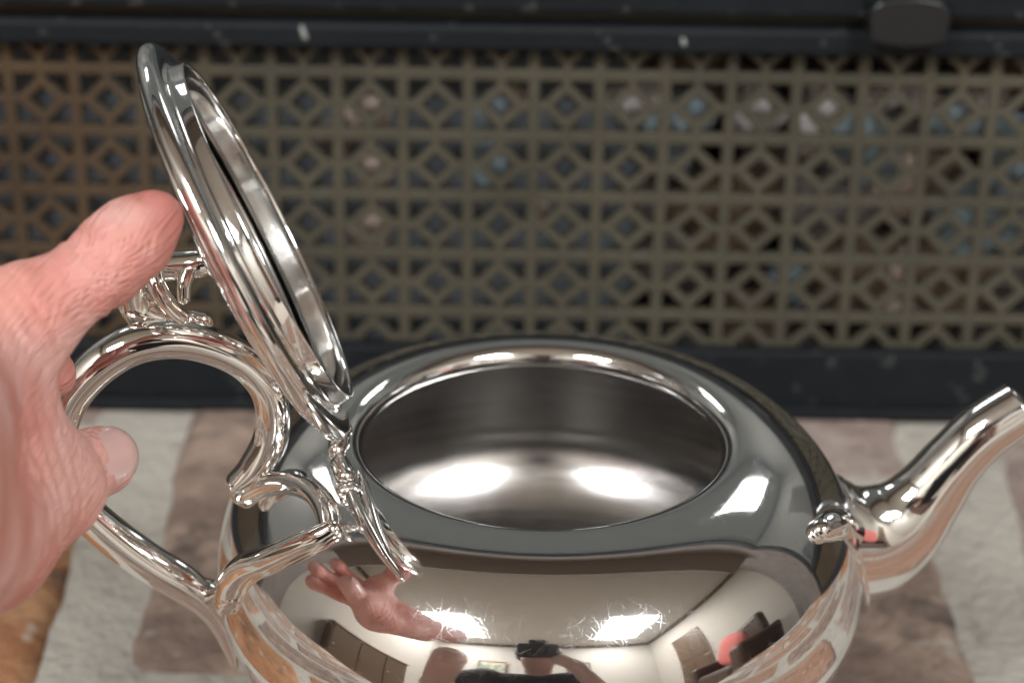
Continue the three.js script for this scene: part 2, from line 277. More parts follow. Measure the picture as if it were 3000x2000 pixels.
// ---------------------------------------------------------------- hearth of bricks
const hearth = new THREE.Group(); hearth.name = 'hearth'; hearth.userData = { kind: 'structure', label: 'brick hearth with wide cream mortar joints under the teapot' }; scene.add(hearth);
{
  const brickTex = (s, A, B, Dk, spot) => tex(512, (u, v) => { const a = 0.55 * tfbm(u, v, 5, 6, s) + 0.45 * tfbm(u, v, 18, 4, s + 3), b = tfbm(u, v, 16, 4, s + 7), e = sstep(0.62, 0.75, tfbm(u, v, 10, 4, s + 11)), w = sstep(0.7, 0.78, tfbm(u, v, 22, 3, s + 13)); return mix3(mix3(mix3(A, B, sstep(0.36, 0.64, a)), Dk, e * 0.8 * b * 1.6), spot, w * 0.55); }, true, 1 / 0.22);
  const bBump = tex(512, (u, v) => 0.6 * tfbm(u, v, 9, 6, 61) + 0.4 * tfbm(u, v, 40, 3, 67), false, 1 / 0.2);
  const mk = (t) => new THREE.MeshStandardMaterial({ map: t, roughness: 0.88, bumpMap: bBump, bumpScale: 0.0035 });
  const mats = [mk(brickTex(71, [0.23, 0.165, 0.132], [0.41, 0.305, 0.245], [0.1, 0.083, 0.073], [0.5, 0.46, 0.4])), mk(brickTex(81, [0.36, 0.16, 0.075], [0.46, 0.25, 0.13], [0.13, 0.1, 0.085], [0.55, 0.5, 0.42])), mk(brickTex(91, [0.31, 0.235, 0.2], [0.41, 0.335, 0.295], [0.2, 0.15, 0.13], [0.55, 0.5, 0.45])), mk(brickTex(95, [0.36, 0.2, 0.13], [0.4, 0.26, 0.19], [0.15, 0.11, 0.1], [0.5, 0.46, 0.4]))];
  const mort = new THREE.MeshStandardMaterial({ map: tex(512, (u, v) => { const a = tfbm(u, v, 8, 6, 101), b = sstep(0.6, 0.8, tfbm(u, v, 24, 4, 107)); return mix3(mix3([0.42, 0.39, 0.34], [0.56, 0.525, 0.46], a), [0.27, 0.25, 0.21], b * 0.5); }, true, 1 / 0.2), roughness: 0.95, bumpMap: tex(512, (u, v) => 0.6 * tfbm(u, v, 14, 6, 103) + 0.4 * tfbm(u, v, 60, 3, 109), false, 1 / 0.15), bumpScale: 0.0022 });
  part('mortar_bed', box(-1.2, 1.2, -0.09, -0.002, -0.15, 0.6, 0.004), mort, hearth);
  // three brick shapes with worn, uneven edges
  const shapes = [0, 1, 2].map((k) => { const g = new THREE.BoxGeometry(0.113, 0.05, 0.204, 14, 4, 24).toNonIndexed(); const p = g.attributes.position, q0 = V(), in0 = V(), rad = 0.007;
    for (let i = 0; i < p.count; i++) { q0.fromBufferAttribute(p, i); in0.set(clamp(q0.x, -0.0565 + rad, 0.0565 - rad), clamp(q0.y, -0.025 + rad, 0.025 - rad), clamp(q0.z, -0.102 + rad, 0.102 - rad)); q0.sub(in0); if (q0.lengthSq() > 0) q0.normalize().multiplyScalar(rad); q0.add(in0); p.setXYZ(i, q0.x, q0.y, q0.z); }
    for (let i = 0; i < p.count; i++) { const x = p.getX(i), y = p.getY(i), z = p.getZ(i), s = 0.0042; p.setXYZ(i, x + s * (fbm(x * 70 + k * 9, y * 30, z * 70, 4) - 0.5) * 2, y + 0.0016 * (noise3(x * 25, y * 25 + k * 7, z * 25) - 0.5) * 2, z + s * (fbm(x * 70, y * 30 + 50, z * 70 + k * 5, 4) - 0.5) * 2); }
    const m = mergeVertices(((q) => { q.deleteAttribute('uv'); q.deleteAttribute('normal'); return q; })(g), 1e-5); m.computeVertexNormals(); const n = m.toNonIndexed(); return boxUV(n); });
  const PX = 0.13, PZ = 0.222; let b = 0;
  for (let i = -8; i <= 8; i++) {
    const cx = -0.054 + i * PX, off = (i % 2 === 0) ? 0.17 : 0.058;
    for (let j = 0; j <= 3; j++) {
      const z1 = off + j * PZ, zc = z1 - PZ / 2 + 0.0;
      if (zc > 0.56 || zc < -0.12) continue;
      let mi = [0, 1, 2, 3, 1, 0, 3][Math.floor(rnd() * 7)];
      if (i === 0) mi = 0; if (i === -1) mi = zc < 0.03 ? 2 : 1; if (i === 1) mi = zc < 0.03 ? 2 : 0; if (i === 2) mi = zc < 0.15 ? 2 : 3;
      const m = part('brick' + (b ? '_' + String(b).padStart(3, '0') : ''), shapes[b % 3], mats[mi], hearth); b++;
      m.position.set(cx + rr(-0.002, 0.002), -0.0255 + rr(-0.0008, 0.0008), zc); m.rotation.y = rr(-0.012, 0.012) + (rnd() < 0.5 ? Math.PI : 0);
    }
  }
}

// ---------------------------------------------------------------- fireplace front
const fire = thing('fireplace_front', 'black iron fireplace front with a pierced brass-brown grille', 'fireplace');
{
  const PC = 0.02065, x0 = (() => atZ(985, 217, 0).x)(), W = 0.7;
  const gy0 = 0.0115, gy1 = 0.1365, yBar = 0.1158;
  const sh = new THREE.Shape(); sh.moveTo(-W, gy0); sh.lineTo(W, gy0); sh.lineTo(W, gy1); sh.lineTo(-W, gy1);
  const hole = (pts) => { const h = new THREE.Path(), n = pts.length, k = 0.1;      // corners slightly rounded
    for (let i = 0; i < n; i++) { const a = pts[(i + n - 1) % n], p = pts[i], c = pts[(i + 1) % n]; const s = [p[0] + (a[0] - p[0]) * k, p[1] + (a[1] - p[1]) * k], e = [p[0] + (c[0] - p[0]) * k, p[1] + (c[1] - p[1]) * k]; if (i) h.lineTo(...s); else h.moveTo(...s); h.quadraticCurveTo(p[0], p[1], e[0], e[1]); }
    h.closePath(); sh.holes.push(h); };
  const bar = 0.068 * PC, ringW = 0.1 * PC, hd = 0.24 * PC, H = PC / 2 - bar;
  const n0 = Math.ceil((-W + 0.002 - x0) / PC), n1 = Math.floor((W - 0.002 - x0) / PC) - 1;
  for (let i = n0; i <= n1; i++) for (let j = -5; j <= 0; j++) {
    const cx = x0 + (i + 0.5) * PC, cy = yBar + (j + 0.5) * PC;
    const clipY = (y) => clamp(y, gy0 + 0.002, gy1 - 0.002);
    if (cy - hd > gy0 + 0.002 && cy + hd < gy1 - 0.002) hole([[cx - hd, cy], [cx, cy - hd], [cx + hd, cy], [cx, cy + hd]]);
    const c = hd + ringW * Math.SQRT2;                       // |x|+|y| = c is the ring's outer edge
    for (const sx of [-1, 1]) for (const sy of [-1, 1]) {
      const st = 0.045 * PC, t = [[H, H], [st, H], [st, c - st], [c - st, st], [H, st]].map(([a, b]) => [cx + sx * a, cy + sy * b]);
      if (Math.min(...t.map((q) => q[1])) < gy0 + 0.002 || Math.max(...t.map((q) => q[1])) > gy1 - 0.002) continue;
      hole(t);
    }
  }
  const g = new THREE.ExtrudeGeometry(sh, { depth: 0.0024, bevelEnabled: true, bevelThickness: 0.0006, bevelSize: 0.00045, bevelSegments: 2, curveSegments: 2 });
  g.translate(0, 0, -0.0032); part('pierced_panel', boxUV(g), grilleMat, fire, 'pierced panel of squares and diamonds, rusty at its left end');
  part('lower_rail', merge([box(-0.76, 0.76, 0.0, 0.0236, 0.0004, 0.006, 0.0015), box(-0.76, 0.76, 0.0001, 0.004, 0.0055, 0.009, 0.001)]), iron, fire);
  part('upper_rail', box(-0.76, 0.76, 0.1255, 0.1345, -0.004, 0.007, 0.0025, 3), iron, fire);
  part('door_frame', merge([box(-0.76, 0.76, 0.1385, 0.17, -0.004, 0.008, 0.002), box(-0.76, 0.76, 0.63, 0.7, -0.004, 0.008, 0.002), box(-0.76, -0.7, 0.1702, 0.6298, -0.004, 0.008, 0.002), box(0.7, 0.76, 0.1702, 0.6298, -0.004, 0.008, 0.002), box(-0.76, 0.76, 0.134, 0.139, -0.006, -0.003, 0.001)]), iron, fire);
  for (const [a, b2] of [[-0.76, -0.7], [0.7, 0.76]]) part('side_rail', box(a, b2, 0.0238, 0.1254, 0.0002, 0.006, 0.0015), iron, fire);
  part('glass_door', box(-0.6995, 0.6995, 0.1705, 0.6295, -0.003, 0.001, 0.0005), glassDoor, fire);
  // lug of the door latch over the rail
  const kp = atZ(2660, 60, 0.012);
  const ks = new THREE.Shape(); ks.moveTo(-0.0105, -0.0045); ks.lineTo(-0.0112, 0.003); ks.quadraticCurveTo(-0.0105, 0.0062, -0.006, 0.0066); ks.quadraticCurveTo(0, 0.0078, 0.006, 0.0066); ks.quadraticCurveTo(0.0105, 0.0062, 0.0112, 0.003); ks.lineTo(0.0105, -0.0045); ks.quadraticCurveTo(0, -0.0075, -0.0105, -0.0045);
  const kg = new THREE.ExtrudeGeometry(ks, { depth: 0.0062, bevelEnabled: true, bevelThickness: 0.002, bevelSize: 0.0014, bevelSegments: 5, curveSegments: 12 }); kg.translate(kp.x, 0.1397, 0.0085);
  part('latch_lug', boxUV(kg), new THREE.MeshPhysicalMaterial({ color: C(0.012, 0.014, 0.016), roughness: 0.32 }), fire, 'rounded iron lug of the door latch');
  // drips of pale paint on the upper rail
  for (const [px, py, l] of [[888, 95, 0.0032], [2003, 122, 0.0014]]) { const p = atZ(px, py, 0.0072); part('paint_drip', sweep([{ p: V(p.x - l * 0.15, p.y + l / 2, 0.0068), r: 0.0006, r2: 0.0006 }, { p: V(p.x, p.y, 0.0071), r: 0.0008 }, { p: V(p.x + l * 0.15, p.y - l / 2, 0.0066), r: 0.001 }], { seg: 12, rad: 10 }), new THREE.MeshStandardMaterial({ color: C(0.34, 0.36, 0.34), roughness: 0.6 }), fire); }
}
// firebox behind the grille
struct('firebox', merge([box(-0.76, 0.76, -0.0015, 0.001, -0.3, -0.0035, 0.0005), box(-0.76, 0.76, 0.0, 0.7, -0.31, -0.3, 0.001), box(-0.77, -0.76, 0, 0.7, -0.31, -0.004, 0.001), box(0.76, 0.77, 0, 0.7, -0.31, -0.004, 0.001), box(-0.76, 0.76, 0.69, 0.7, -0.3, -0.004, 0.001)]), new THREE.MeshStandardMaterial({ map: tex(256, (u, v) => mix3([0.14, 0.135, 0.13], [0.24, 0.225, 0.21], tfbm(u, v, 6, 5, 131)), true, 1 / 0.3), roughness: 0.95 }));
{
  // slate plate and rubble lying close behind the grille
  const plate = thing('slate_plate', 'dark slate-grey plate leaning behind the left half of the grille', 'plate');
  part('plate', box(-0.69, 0.04, 0.002, 0.118, -0.019, -0.014, 0.001), new THREE.MeshStandardMaterial({ map: tex(256, (u, v) => mix3([0.11, 0.13, 0.15], [0.2, 0.23, 0.26], tfbm(u, v, 10, 5, 141)), true, 1 / 0.2), roughness: 0.8 }), plate);
  const stoneMat = (c) => new THREE.MeshStandardMaterial({ color: c, roughness: 0.95, bumpMap: tex(128, (u, v) => tfbm(u, v, 8, 4, 151), false, 1 / 0.04), bumpScale: 0.002 });
  const pale = stoneMat(C(0.76, 0.62, 0.52)), white = stoneMat(C(0.85, 0.82, 0.79)), blue = stoneMat(C(0.36, 0.46, 0.51)), grey = stoneMat(C(0.24, 0.22, 0.21)), brown = stoneMat(C(0.2, 0.14, 0.1));
  const labels = new Map([[pale, ['pale tan stone', 'tan stones behind the grille']], [white, ['whitish stone', 'white stones behind the grille']], [blue, ['blue-grey flake', 'blue-grey flakes behind the grille']], [grey, ['dull grey stone', 'grey stones behind the grille']], [brown, ['dark brown stone', 'brown stones behind the grille']]]);
  const rock = (px, py, z, s, m, sx = 1, sy = 1) => {
    const g = new THREE.IcosahedronGeometry(1, 3), p = g.attributes.position, o = rnd() * 90;
    for (let i = 0; i < p.count; i++) { const q = V().fromBufferAttribute(p, i), k = 0.72 + 0.5 * noise3(q.x * 1.5 + o, q.y * 1.5, q.z * 1.5); q.multiplyScalar(k); p.setXYZ(i, q.x * s * sx, q.y * s * sy, q.z * s * 0.8); }
    const mg = mergeVertices((g.deleteAttribute('uv'), g.deleteAttribute('normal'), g), 1e-6); mg.computeVertexNormals();
    const c = atZ(px, py, z), me = part(numbered('stone'), boxUV(mg.toNonIndexed()), m, scene); me.position.copy(c); const row = ['in the top row', 'in the second row', 'in the third row', 'in the fourth row', 'in the lowest row'][clamp(Math.floor((py - 200) / 180), 0, 4)];
    const col = px < 1000 ? 'beside the lid' : px < 1300 ? 'right of the lid' : px < 1600 ? 'above the pot opening' : px < 1900 ? 'above the far right rim' : px < 2250 ? 'left of the latch lug' : px < 2550 ? 'just left below the latch lug' : px < 2800 ? 'under the latch lug' : 'at the right picture edge';
    me.userData = { label: labels.get(m)[0] + ' ' + row + ' of the grille, ' + col, category: 'stone', group: labels.get(m)[1] };
  };
  rock(1075, 325, -0.016, 0.0075, pale, 1.2, 1); rock(1090, 505, -0.016, 0.007, pale, 1, 1.2); rock(1085, 660, -0.016, 0.0085, pale, 1, 1); rock(1060, 690, -0.018, 0.006, pale);
  rock(1000, 400, -0.02, 0.012, grey, 1.4, 1.2); rock(1415, 310, -0.018, 0.008, blue, 1, 1.4); rock(1440, 470, -0.018, 0.009, blue, 1, 1.4); rock(1520, 270, -0.017, 0.0055, pale); rock(1430, 560, -0.017, 0.0055, pale, 1.3, 0.7); rock(1570, 620, -0.017, 0.006, pale);
  rock(1870, 290, -0.017, 0.009, white, 1.4, 1); rock(1960, 380, -0.018, 0.011, blue, 0.9, 1.5); rock(2035, 320, -0.018, 0.009, blue, 0.9, 1.1); rock(2225, 330, -0.016, 0.0085, white, 1, 1); rock(2215, 262, -0.016, 0.005, white, 1, 1); rock(2420, 330, -0.016, 0.0075, white, 1, 1.2); rock(2410, 265, -0.016, 0.005, white); rock(2375, 390, -0.016, 0.008, white, 1, 1);
  rock(2490, 380, -0.018, 0.009, blue, 1, 1.3); rock(2590, 275, -0.016, 0.007, white, 1.4, 0.8); rock(2690, 280, -0.016, 0.006, white, 1.3, 0.8); rock(2880, 285, -0.016, 0.0065, white, 1.3, 0.8); rock(2960, 480, -0.018, 0.012, blue, 0.8, 1.6); rock(2800, 340, -0.02, 0.01, blue);
  for (let i = 0; i < 30; i++) rock(1500 + (i % 10) * 150 + rr(0, 140), 200 + Math.floor(i / 10) * 270 + rr(0, 240), rr(-0.045, -0.03), rr(0.011, 0.019), [grey, grey, brown, brown, blue, pale][Math.floor(rnd() * 6)]);
}
// surround, mantel and the room that the silver mirrors
const plaster = (c, s) => new THREE.MeshStandardMaterial({ map: tex(256, (u, v) => { const a = 0.96 + 0.06 * tfbm(u, v, 8, 4, s); return [c[0] * a, c[1] * a, c[2] * a]; }, true, 0.7), roughness: 0.95 });
const brickWall = new THREE.MeshStandardMaterial({ map: tex(256, (u, v) => mix3([0.09, 0.075, 0.068], [0.17, 0.145, 0.13], tfbm(u, v, 9, 5, 173)), true, 2), roughness: 0.9 });
struct('surround_wall', merge([box(ROOM.x0, -0.775, -0.1, ROOM.ceil, -0.06, -0.005, 0.002), box(0.775, ROOM.x1, -0.1, ROOM.ceil, -0.06, -0.005, 0.002), box(-0.775, 0.775, 0.702, ROOM.ceil, -0.06, -0.005, 0.002)]), brickWall);
{ const m = thing('mantel_shelf', 'brown wooden mantel shelf above the fireplace, mirrored in the teapot shoulder', 'shelf'); part('board', box(-1.1, 1.1, 0.98, 1.03, -0.005, 0.22, 0.004), new THREE.MeshStandardMaterial({ color: C(0.2, 0.165, 0.14), roughness: 0.7 }), m); }
struct('ceiling', (() => { const l = [], [z0, z1] = [skylights[0][1] - 0.57, skylights[0][1] + 0.57], c = ROOM.ceil, h = 0.12; const xs = [ROOM.x0, -1.45 - 0.45, -1.45 + 0.45, 1.45 - 0.45, 1.45 + 0.45, ROOM.x1];
  l.push(box(ROOM.x0, ROOM.x1, c, c + h, -0.06, z0, 0.002), box(ROOM.x0, ROOM.x1, c, c + h, z1, ROOM.z1, 0.002)); for (const k of [0, 2, 4]) l.push(box(xs[k], xs[k + 1], c, c + h, z0, z1, 0.0001)); return merge(l); })(), plaster([0.5, 0.47, 0.43], 171));
for (const [x, z] of skylights) { const s = thing('skylight_window', x < 0 ? 'left bright skylight over the hearth, mirrored in the teapot' : 'right bright skylight over the hearth, mirrored in the teapot', 'skylight'); s.position.set(x, ROOM.ceil, z);
  part('pane', box(-0.44, 0.44, 0.003, 0.008, -0.56, 0.56, 0.001), new THREE.MeshStandardMaterial({ color: C(0.8, 0.82, 0.85), emissive: C(0.95, 0.98, 1), emissiveIntensity: PANE_GLOW, roughness: 0.6 }), s); }
struct('left_wall', box(ROOM.x0 - 0.1, ROOM.x0, ROOM.floor, ROOM.ceil + 0.12, -0.06, ROOM.z1, 0.002), plaster([0.46, 0.425, 0.375], 181));
struct('right_wall', box(ROOM.x1, ROOM.x1 + 0.1, ROOM.floor, ROOM.ceil + 0.12, -0.06, ROOM.z1, 0.002), plaster([0.46, 0.425, 0.375], 183));
struct('back_wall', box(ROOM.x0 - 0.1, ROOM.x1 + 0.1, ROOM.floor, ROOM.ceil + 0.12, ROOM.z1, ROOM.z1 + 0.1, 0.002), plaster([0.46, 0.425, 0.375], 185));
struct('floor', box(ROOM.x0 - 0.1, ROOM.x1 + 0.1, ROOM.floor - 0.05, ROOM.floor, -0.06, ROOM.z1 + 0.1, 0.002), new THREE.MeshStandardMaterial({ map: tex(256, (u, v) => mix3([0.36, 0.31, 0.26], [0.46, 0.41, 0.35], tfbm(u, v, 12, 5, 187)), true, 1), roughness: 0.8 }));
struct('hearth_base', box(-1.2, 1.2, ROOM.floor, -0.0905, -0.15, 0.6, 0.004), brickWall);
{
  const leather = new THREE.MeshStandardMaterial({ color: C(0.06, 0.035, 0.025), roughness: 0.5 });
  const a = thing('armchair', 'dark brown armchair at the right, mirrored in the teapot side', 'armchair'); a.position.set(1.62, ROOM.floor, 0.95); a.rotation.y = -1.1;
  part('seat', box(-0.33, 0.33, 0.12, 0.42, -0.33, 0.35, 0.06, 4), leather, a); part('backrest', box(-0.33, 0.33, 0.4, 0.95, -0.45, -0.28, 0.07, 4), leather, a);
  for (const q of [-1, 1]) { part('armrest', box(q * 0.42 - 0.09, q * 0.42 + 0.09, 0.08, 0.6, -0.42, 0.36, 0.06, 4), leather, a); for (const z of [-0.38, 0.3]) part('leg', sweep([{ p: V(q * 0.4, 0, z), r: 0.02 }, { p: V(q * 0.4, 0.09, z), r: 0.028 }], { seg: 4, rad: 10 }), leather, a); }
  const c = thing('cushion', 'coral pink cushion on the armchair, mirrored in the teapot side', 'cushion'); c.position.set(1.5, ROOM.floor + 0.62, 0.9); c.rotation.set(-0.35, -1.1, 0.1);
  const g = new THREE.SphereGeometry(1, 40, 28), p = g.attributes.position; for (let i = 0; i < p.count; i++) { const x = p.getX(i), y = p.getY(i), z = p.getZ(i), f = (t) => Math.sign(t) * Math.abs(t) ** 0.55, k = 1 + 0.06 * (noise3(x * 3, y * 3, z * 3) - 0.5); p.setXYZ(i, f(x) * 0.22 * k, f(y) * 0.22 * k, z * 0.09 * k); } g.computeVertexNormals();
  part('cover', g, new THREE.MeshStandardMaterial({ color: C(0.62, 0.17, 0.15), roughness: 0.9 }), c);
  const wood = new THREE.MeshStandardMaterial({ color: C(0.1, 0.06, 0.035), roughness: 0.5 });
  const cab = thing('sideboard', 'dark wooden sideboard along the left wall, mirrored in the teapot side', 'sideboard'); cab.position.set(ROOM.x0 + 0.02, ROOM.floor, 1.5);
  part('carcass', box(0.001, 0.4, 0.08, 0.86, -0.7, 0.7, 0.006), wood, cab); part('top_board', box(0.001, 0.43, 0.8602, 0.89, -0.73, 0.73, 0.006), new THREE.MeshStandardMaterial({ color: C(0.3, 0.22, 0.15), roughness: 0.4 }), cab);
  for (const z of [-0.68, -0.22, 0.24]) { const d = part('door_leaf', box(0.4005, 0.418, 0.12, 0.82, z, z + 0.44, 0.004), wood, cab); part('knob', sweep([{ p: V(0.418, 0.5, z + 0.05), r: 0.01 }, { p: V(0.44, 0.5, z + 0.05), r: 0.014 }], { seg: 6, rad: 12 }), new THREE.MeshStandardMaterial({ color: C(0.5, 0.4, 0.25), metalness: 1, roughness: 0.3 }), d); }
  const dr = thing('wooden_door', 'brown panelled door in the right wall, mirrored in the teapot side', 'door'); dr.position.set(ROOM.x1 - 0.03, ROOM.floor, 2.2);
  part('leaf', box(0.0, 0.028, 0.005, 2.02, -0.42, 0.42, 0.003), wood, dr); for (const [y0, y1] of [[0.15, 0.95], [1.1, 1.85]]) for (const z of [-0.34, 0.04]) part('panel', box(-0.01, -0.0005, y0, y1, z, z + 0.3, 0.006), wood, dr);
  part('handle', sweep([{ p: V(-0.0, 1.0, -0.37), r: 0.012 }, { p: V(-0.05, 1.0, -0.37), r: 0.012 }, { p: V(-0.055, 1.0, -0.27), r: 0.01 }], { seg: 20, rad: 10 }), new THREE.MeshStandardMaterial({ color: C(0.5, 0.4, 0.25), metalness: 1, roughness: 0.3 }), dr);
  struct('cornice', merge([box(ROOM.x0, ROOM.x1, ROOM.ceil - 0.09, ROOM.ceil - 0.001, ROOM.z1 - 0.07, ROOM.z1 - 0.001, 0.02, 3), box(ROOM.x1 - 0.07, ROOM.x1 - 0.001, ROOM.ceil - 0.09, ROOM.ceil - 0.001, 0.0, ROOM.z1 - 0.071, 0.02, 3), box(ROOM.x0 + 0.001, ROOM.x0 + 0.07, ROOM.ceil - 0.09, ROOM.ceil - 0.001, 0.0, ROOM.z1 - 0.071, 0.02, 3)]), wood);
  [[-0.9, 1.25, 0.62, 0.46], [0.75, 1.2, 0.46, 0.6]].forEach(([x, y, w, h], k) => { const f = thing('framed_picture', k ? 'tall dark framed picture on the rear wall, mirrored in the silver' : 'wide dark framed picture on the rear wall, mirrored in the silver', 'picture'); f.position.set(x, y, ROOM.z1 - 0.03);
    part('frame', merge([box(-w / 2, w / 2, h / 2 - 0.04, h / 2, -0.01, 0.028, 0.004), box(-w / 2, w / 2, -h / 2, -h / 2 + 0.04, -0.01, 0.028, 0.004), box(-w / 2, -w / 2 + 0.04, -h / 2 + 0.041, h / 2 - 0.041, -0.01, 0.028, 0.004), box(w / 2 - 0.04, w / 2, -h / 2 + 0.041, h / 2 - 0.041, -0.01, 0.028, 0.004)]), wood, f);
    part('canvas', box(-w / 2 + 0.041, w / 2 - 0.041, -h / 2 + 0.041, h / 2 - 0.041, 0.0, 0.02, 0.001), new THREE.MeshStandardMaterial({ map: tex(128, (u, v) => mix3([0.16, 0.25, 0.2], [0.5, 0.42, 0.3], sstep(0.35, 0.65, tfbm(u, v, 4, 4, 231 + k * 7))), true, 1.5), roughness: 0.8 }), f); });
  const blk = new THREE.MeshStandardMaterial({ color: C(0.02, 0.02, 0.022), roughness: 0.5 });
  const ph = thing('photo_camera', 'black camera held before the face, mirrored at the foot of the teapot front', 'camera'); ph.position.set(0, CAM.y + 0.018, CAM.z + 0.05); ph.rotation.x = -26.5 * Math.PI / 180;
  part('camera_body', box(-0.066, 0.066, -0.045, 0.045, 0.0, 0.06, 0.012, 4), blk, ph); part('viewfinder_hump', box(-0.03, 0.03, 0.0452, 0.072, 0.0, 0.06, 0.01, 4), blk, ph);
  const lens = part('lens', lathe([[0.024, -0.04], [0.034, -0.04], [0.035, -0.03], [0.034, -0.001], [0.02, -0.001]].map((q) => q), 40), blk, ph); lens.rotation.x = Math.PI / 2; lens.scale.y = 1; lens.position.z = -0.041;
}
// ---------------------------------------------------------------- photographer (only the hand is in frame)
const person = thing('person', 'person reaching in from the left, bare hand pressing the silver lid open', 'person');
const pr = (px, py, z, r) => { const p = atZ(px, py, z); return [p, r * depthOf(p) / F]; };
function capsule(p, a, b, ra, rb) { const ab = b.clone().sub(a), t = clamp(p.clone().sub(a).dot(ab) / ab.lengthSq()); return [p.distanceTo(a.clone().addScaledVector(ab, t)) - (ra + (rb - ra) * t), t]; }
function fastCaps(chain) { const out = []; for (let i = 0; i < chain.length - 1; i++) { const [a, ra] = chain[i], [b, rb] = chain[i + 1]; out.push([a.x, a.y, a.z, b.x - a.x, b.y - a.y, b.z - a.z, 1 / Math.max(1e-12, a.distanceToSquared(b)), ra, rb - ra]); } return out; }
const smin = (a, b, k) => { const h = Math.max(0, k - Math.abs(a - b)) / k; return Math.min(a, b) - h * h * k * 0.25; };
function capsD(caps, x, y, z, k) { let d = 1e9; for (const c of caps) { const px = x - c[0], py = y - c[1], pz = z - c[2]; const t = clamp((px * c[3] + py * c[4] + pz * c[5]) * c[6]); const dx = px - c[3] * t, dy = py - c[4] * t, dz = pz - c[5] * t; const q = Math.sqrt(dx * dx + dy * dy + dz * dz) - c[7] - c[8] * t; d = d > 1e8 ? q : smin(d, q, k); } return d; }
function meshField(fn, lo, size, n) {
  const mc = new MarchingCubes(n, new THREE.MeshBasicMaterial(), false, false, 400000); mc.isolation = 0;
  const B = 6, m = Math.ceil(n / B), cell = size / n, coarse = new Float32Array(m * m * m);
  for (let k = 0; k < m; k++) for (let j = 0; j < m; j++) for (let i = 0; i < m; i++) coarse[i + j * m + k * m * m] = fn(lo.x + cell * (i * B + 2.5), lo.y + cell * (j * B + 2.5), lo.z + cell * (k * B + 2.5));
  const near = (i, j, k) => { const c = coarse[Math.floor(i / B) + Math.floor(j / B) * m + Math.floor(k / B) * m * m]; return Math.abs(c) > cell * B * 1.15 + 0.004 ? -c * 100 : -fn(lo.x + cell * i, lo.y + cell * j, lo.z + cell * k) * 100; };
  const h = n / 2; for (let k = 0; k < n; k++) for (let j = 0; j < n; j++) for (let i = 0; i < n; i++) mc.field[i + j * n + k * n * n] = near(i, j, k);
  mc.update();
  const c = mc.count ?? mc.geometry.drawRange.count; const pos = new Float32Array(c * 3), nor = new Float32Array(c * 3);
  for (let i = 0; i < c; i++) { for (let a = 0; a < 3; a++) { pos[i * 3 + a] = lo.getComponent(a) + (mc.positionArray[i * 3 + a] * h + h) / n * size; nor[i * 3 + a] = mc.normalArray[i * 3 + a]; } }
  let g = new THREE.BufferGeometry(); g.setAttribute('position', new THREE.BufferAttribute(pos, 3)); 
  g = mergeVertices(g, size / n * 0.02); g.computeVertexNormals(); return g;
}
const IDX = { tip: pr(456, 638, 0.262, 80), dip: pr(284, 796, 0.272, 105), pip: pr(62, 938, 0.28, 158), mcp: pr(-150, 1110, 0.294, 185) };
const THB = { tip: pr(290, 1350, 0.268, 105), ip: pr(140, 1428, 0.285, 170), mcp: pr(-95, 1550, 0.306, 208), cmc: pr(-330, 1640, 0.36, 240) };
const wrist = pr(-520, 1560, 0.42, 270);
const index = fastCaps([IDX.tip, pr(395, 692, 0.265, 108), pr(340, 738, 0.269, 109), IDX.dip, IDX.pip, IDX.mcp]);
const middle = fastCaps([pr(150, 1096, 0.252, 70), pr(100, 1050, 0.252, 80), pr(-30, 1060, 0.265, 95), pr(-190, 1180, 0.31, 150)]);
const ring = fastCaps([pr(80, 1270, 0.25, 66), pr(30, 1230, 0.248, 78), pr(-90, 1210, 0.265, 100), pr(-250, 1300, 0.318, 150)]);
const pinky = fastCaps([pr(20, 1420, 0.255, 58), pr(-40, 1390, 0.255, 70), pr(-150, 1370, 0.275, 88), pr(-300, 1420, 0.325, 140)]);
const thumb = fastCaps([THB.ip, THB.mcp, THB.cmc]), thumbTip = fastCaps([THB.tip, pr(215, 1382, 0.275, 108), pr(150, 1410, 0.281, 110)]);
const palm = fastCaps([IDX.mcp, pr(-70, 1330, 0.295, 180), THB.mcp, wrist, pr(-190, 1180, 0.31, 165), wrist, pr(-250, 1300, 0.318, 160), wrist, pr(-300, 1420, 0.325, 150), wrist]);
const web = fastCaps([pr(-75, 1060, 0.287, 145), pr(-25, 1195, 0.287, 135), pr(55, 1350, 0.287, 138)]);
const elbow = V(-0.27, 0.10, 0.66), shoulder = V(-0.2, 0.24, 0.9);
const arm = fastCaps([wrist, [wrist[0].clone().lerp(elbow, 0.5), 0.033], [elbow, 0.04]]);
const dirOf = (a, b) => b[0].clone().sub(a[0]).normalize();
const dDist = dirOf(IDX.dip, IDX.tip), dMid = dirOf(IDX.pip, IDX.dip), dTh = dirOf(THB.mcp, THB.ip);
function groove(x, y, z, c, dir, list, reach) { const px = x - c.x, py = y - c.y, pz = z - c.z, q = px * px + py * py + pz * pz; if (q > reach * reach) return 0; const wob = 0.0016 * (noise3(x * 260, y * 260, z * 260) - 0.5), t = px * dir.x + py * dir.y + pz * dir.z + wob; let s = 0; for (const [o, w, a] of list) { const e = (t - o) / w; s += a * Math.exp(-e * e); } return s * (1 - q / (reach * reach)); }
const thAxis = dirOf(THB.mcp, THB.ip);
